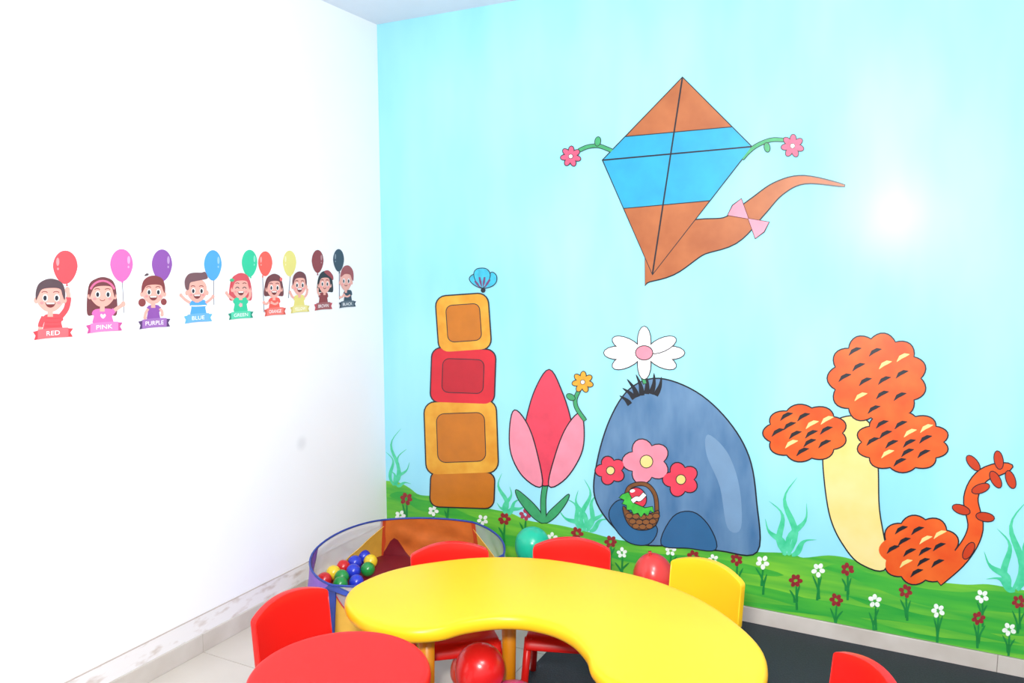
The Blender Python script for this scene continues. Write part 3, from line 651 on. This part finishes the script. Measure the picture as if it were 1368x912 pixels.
def pit_pt(i, u, v):
    a, b = PT[i], PT[(i+1) % 6]; c, d = PB[i], PB[(i+1) % 6]; e = 4*u*(1-u)
    tp = a.lerp(b, u); bt = c.lerp(d, u); out = Vector((tp.x-CT.x, tp.y-CT.y, 0)).normalized()
    tp = tp+out*bulge[i]*e+Vector((0, 0, rise[i]*e)); bt = bt+out*.008*e
    p = bt.lerp(tp, v)+out*(.012*e*math.sin(PI*v)) - Vector((CT.x, CT.y, 0))
    p += out*.004*math.sin(u*17+v*9+i)*math.sin(PI*v)*math.sin(PI*u)
    if i == 1: p += out*(.010*math.sin(u*8+v*13)+.006*math.sin(u*19-v*8))*math.sin(PI*min(1, v*1.05))*math.sin(PI*u)
    p.x = max(p.x, .022-CT.x); p.y = min(p.y, -.022-CT.y)
    return p
def pit_panel(name, i, lo, hi, m, nu=24, nv=10):
    bm = bmesh.new(); g = [[bm.verts.new(pit_pt(i, k/nu, lo(k/nu)+(hi(k/nu)-lo(k/nu))*j/nv)) for j in range(nv+1)] for k in range(nu+1)]
    for k in range(nu):
        for j in range(nv): bm.faces.new((g[k][j], g[k+1][j], g[k+1][j+1], g[k][j+1]))
    return from_bm(name, bm, m, pit, None, True)
one = lambda u: 1.0
zero = lambda u: 0.0
cl = lambda v: max(.04, min(.97, v))
rise0 = lambda u: cl(.22+.66*u**1.6)         # yellow climbs towards the orange panel
fall2 = lambda u: cl(.88-.75*u**.8)
arc = lambda u: cl(.30+.66*u**3)
for i, f in ((0, rise0), (2, fall2), (4, arc)):
    pit_panel('fabric_panel', i, zero, f, F_YEL); pit_panel('netting_panel', i, f, one, F_NET)
    bm = bmesh.new(); add_tube(bm, [pit_pt(i, k/24, f(k/24)) for k in range(25)], .0028, 6); from_bm('seam', bm, F_RED if i == 4 else F_YEL, pit, None, True)
puff = lambda u: cl(.24+.40*math.exp(-((u-.13)/.11)**2))
pit_panel('fabric_panel', 1, puff, one, F_ORG); pit_panel('floor_skirt', 1, zero, puff, F_MAR); pit_panel('fabric_panel', 5, zero, one, F_PUR); pit_panel('fabric_panel', 3, zero, one, F_MAR)
rim = [pit_pt(i, k/12, 1) for i in range(6) for k in range(12)]
bm = bmesh.new(); add_tube(bm, rim, .0048, 8, True); from_bm('rim', bm, F_BLU, pit, None, True)
for i, m in ((0, F_PUR), (1, F_OTR), (2, F_OTR), (3, F_BLU), (4, F_BLU), (5, F_BLU)):
    bm = bmesh.new(); ctr = [pit_pt(i, 0, v/8) for v in range(9)]; tx = Vector((-(PT[i].y-CT.y), PT[i].x-CT.x, 0)).normalized(); inw = -Vector((PT[i].x-CT.x, PT[i].y-CT.y, 0)).normalized()
    wd = .016 if i != 5 else .022
    rows = []
    for p in ctr: rows.append([bm.verts.new(p+tx*a+inw*b) for a, b in ((-wd, .002), (wd, .002), (wd, -.003), (-wd, -.003))])
    for A, B in zip(rows[:-1], rows[1:]):
        for k in range(4): bm.faces.new((A[k], A[(k+1) % 4], B[(k+1) % 4], B[k]))
    bm.faces.new(rows[0]); bm.faces.new(rows[-1])
    from_bm('corner_strap', bm, m, pit)
# flap of blue trim loose at the front corner
bm = bmesh.new()
fl = [Vector((.50, -1.06, .302)), Vector((.58, -1.075, .300)), Vector((.66, -1.085, .294)), Vector((.715, -1.09, .288))]
q0 = [bm.verts.new(p-Vector((CT.x, CT.y, 0))+Vector((0, .016*(1-k/4), 0))) for k, p in enumerate(fl)]; q1 = [bm.verts.new(p-Vector((CT.x, CT.y, 0))+Vector((0, -.020*(1-k/4), -.006))) for k, p in enumerate(fl)]
for k in range(3): bm.faces.new((q0[k], q0[k+1], q1[k+1], q1[k]))
o = from_bm('trim_flap', bm, F_BLU, pit, None, True); sm = o.modifiers.new('s', 'SOLIDIFY'); sm.thickness = .003
# soft raised floor
bm = bmesh.new(); rings = []
def floor_z(x, y): return .012+.085*max(0, min(1, (.40-x)/.12))
for r_ in range(9):
    s = r_/8; ring = []
    for i in range(6):
        for k in range(8):
            p = pit_pt(i, k/8, .03)*(s*.985); p.z = floor_z(p.x+CT.x, p.y+CT.y); ring.append(bm.verts.new(p))
    rings.append(ring)
for A, B in zip(rings[1:-1], rings[2:]):
    for k in range(48): bm.faces.new((A[k], A[(k+1) % 48], B[(k+1) % 48], B[k]))
for v in rings[0]: bm.verts.remove(v)
bm.faces.new(rings[1])
from_bm('pit_floor', bm, F_MAR, pit, None, True)
# play balls
B_COL = {'red': C(220, 30, 34), 'blue': C(40, 62, 214), 'yellow': C(252, 218, 50), 'green': C(34, 156, 66)}
BR_ = .0330
bm = bmesh.new(); bmesh.ops.create_icosphere(bm, subdivisions=4, radius=BR_)
me = bpy.data.meshes.new('play_ball'); bm.to_mesh(me); bm.free()
for p in me.polygons: p.use_smooth = True
ball_me = {}
for c in B_COL:
    m2 = me.copy(); m2.materials.append(mat(c+'_ball_plastic', B_COL[c], .3, .02, 6, coat=.3)); ball_me[c] = m2
PBALLS = []
for c, px, py, lab in [
    ('blue', 486, 746, 'blue play ball farthest back in the pit, behind the yellow ball'),
    ('blue', 474, 754, 'blue play ball right of the upper red ball in the pit'),
    ('blue', 472.5, 765.5, 'blue play ball in the middle of the pit pile, left of the green ball'),
    ('blue', 476, 776, 'blue play ball just above the lowest red ball'),
    ('yellow', 495, 752.5, 'yellow play ball behind the right green ball'),
    ('green', 491, 763, 'green play ball at the right edge of the pile'),
    ('red', 458.5, 760, 'red play ball at the back against the yellow panel'),
    ('yellow', 445.5, 767.5, 'yellow play ball between two red balls'),
    ('red', 433.5, 777, 'red play ball leftmost in the pit by the purple panel'),
    ('green', 456.5, 773.5, 'upper one of two green play balls side by side at the left'),
    ('green', 454.5, 783, 'lower green play ball behind the blue trim flap'),
    ('red', 474, 786.5, 'lowest red play ball touching the edge of the yellow tabletop')]:
    d = ray(px, py-3); zz = .097+BR_; P = CAM+d*((zz-CAM.z)/d.z)
    o = bpy.data.objects.new('play_ball', ball_me[c]); COL.objects.link(o); o.location = P
    tag(o, lab, 'ball', 'play balls in the pit'); PBALLS.append(o)
for it in range(60):                                  # let the balls push each other apart until none overlap
    for i, a in enumerate(PBALLS):
        for b_ in PBALLS[i+1:]:
            dv = b_.location-a.location; dv.z = 0; l = dv.length
            if l < 2*BR_+.0005:
                q = dv.normalized()*((2*BR_+.0005-l)/2); a.location -= q; b_.location += q
        a.location.x = max(a.location.x, .155); a.location.z = floor_z(a.location.x, a.location.y)+BR_
# ------------------------------------------------------------------ balloons
def balloon(px, py, dist, rpx, rgb, name, label, tilt=(0, 0), knot=True):
    d = ray(px, py); P = CAM+d*dist; r = rpx/FPX*dist
    root = empty('balloon', P); tag(root, label, 'balloon', 'balloons lying about the floor')
    root.rotation_euler = (tilt[0], tilt[1], 0)
    m = mat(name+'_balloon_rubber', rgb, .28, .03, 5, coat=.25)
    bm = bmesh.new(); bmesh.ops.create_uvsphere(bm, u_segments=40, v_segments=28, radius=r)
    for v in bm.verts:
        s = max(0, v.co.z/r); v.co.z += r*.10*s*s; f = 1-.07*s; v.co.x *= f; v.co.y *= f
    from_bm('skin', bm, m, root, None, True)
    if knot:
        bm = bmesh.new(); add_tube(bm, [(0, 0, r*1.07), (0, 0, r*1.14), (0, 0, r*1.17), (0, 0, r*1.24)], [r*.10, r*.05, r*.06, r*.10], 12); from_bm('knot', bm, m, root, None, True)
    return root
balloon(711, 727, 3.62, 23.5, C(20, 200, 158), 'teal', 'teal balloon by the painted meadow between ball pit and red chair', (2.6, .3))
rose = balloon(690, 762, 3.62, 23, C(232, 84, 110), 'rose', 'rose balloon mostly hidden under the teal balloon', (1.9, -.4), False); rose.location = (.935, -.165, .082)
balloon(873, 768, 3.36, 27.5, C(236, 62, 58), 'red', 'red balloon with its knot up, between a red and a yellow chair', (.15, -.12))
sal = balloon(900, 812, 3.2, 27, C(242, 140, 132), 'salmon', 'salmon pink balloon peeking out below the knotted red balloon', (1.4, .7), False); sal.location = (1.665, -.255, .092)
balloon(641, 893, 2.50, 33.5, C(226, 30, 30), 'scarlet', 'scarlet balloon under the yellow table', (2.4, .2))
balloon(628, 893, 2.66, 26, C(216, 60, 30), 'vermilion', 'orange red balloon tucked behind the scarlet balloon under the table', (2.0, .9), False)
mg = balloon(682, 933, 2.45, 45, C(226, 80, 140), 'magenta', 'magenta pink balloon at the bottom edge under the yellow table', (1.2, .2), False); mg.location = (1.405, -1.245, .114)
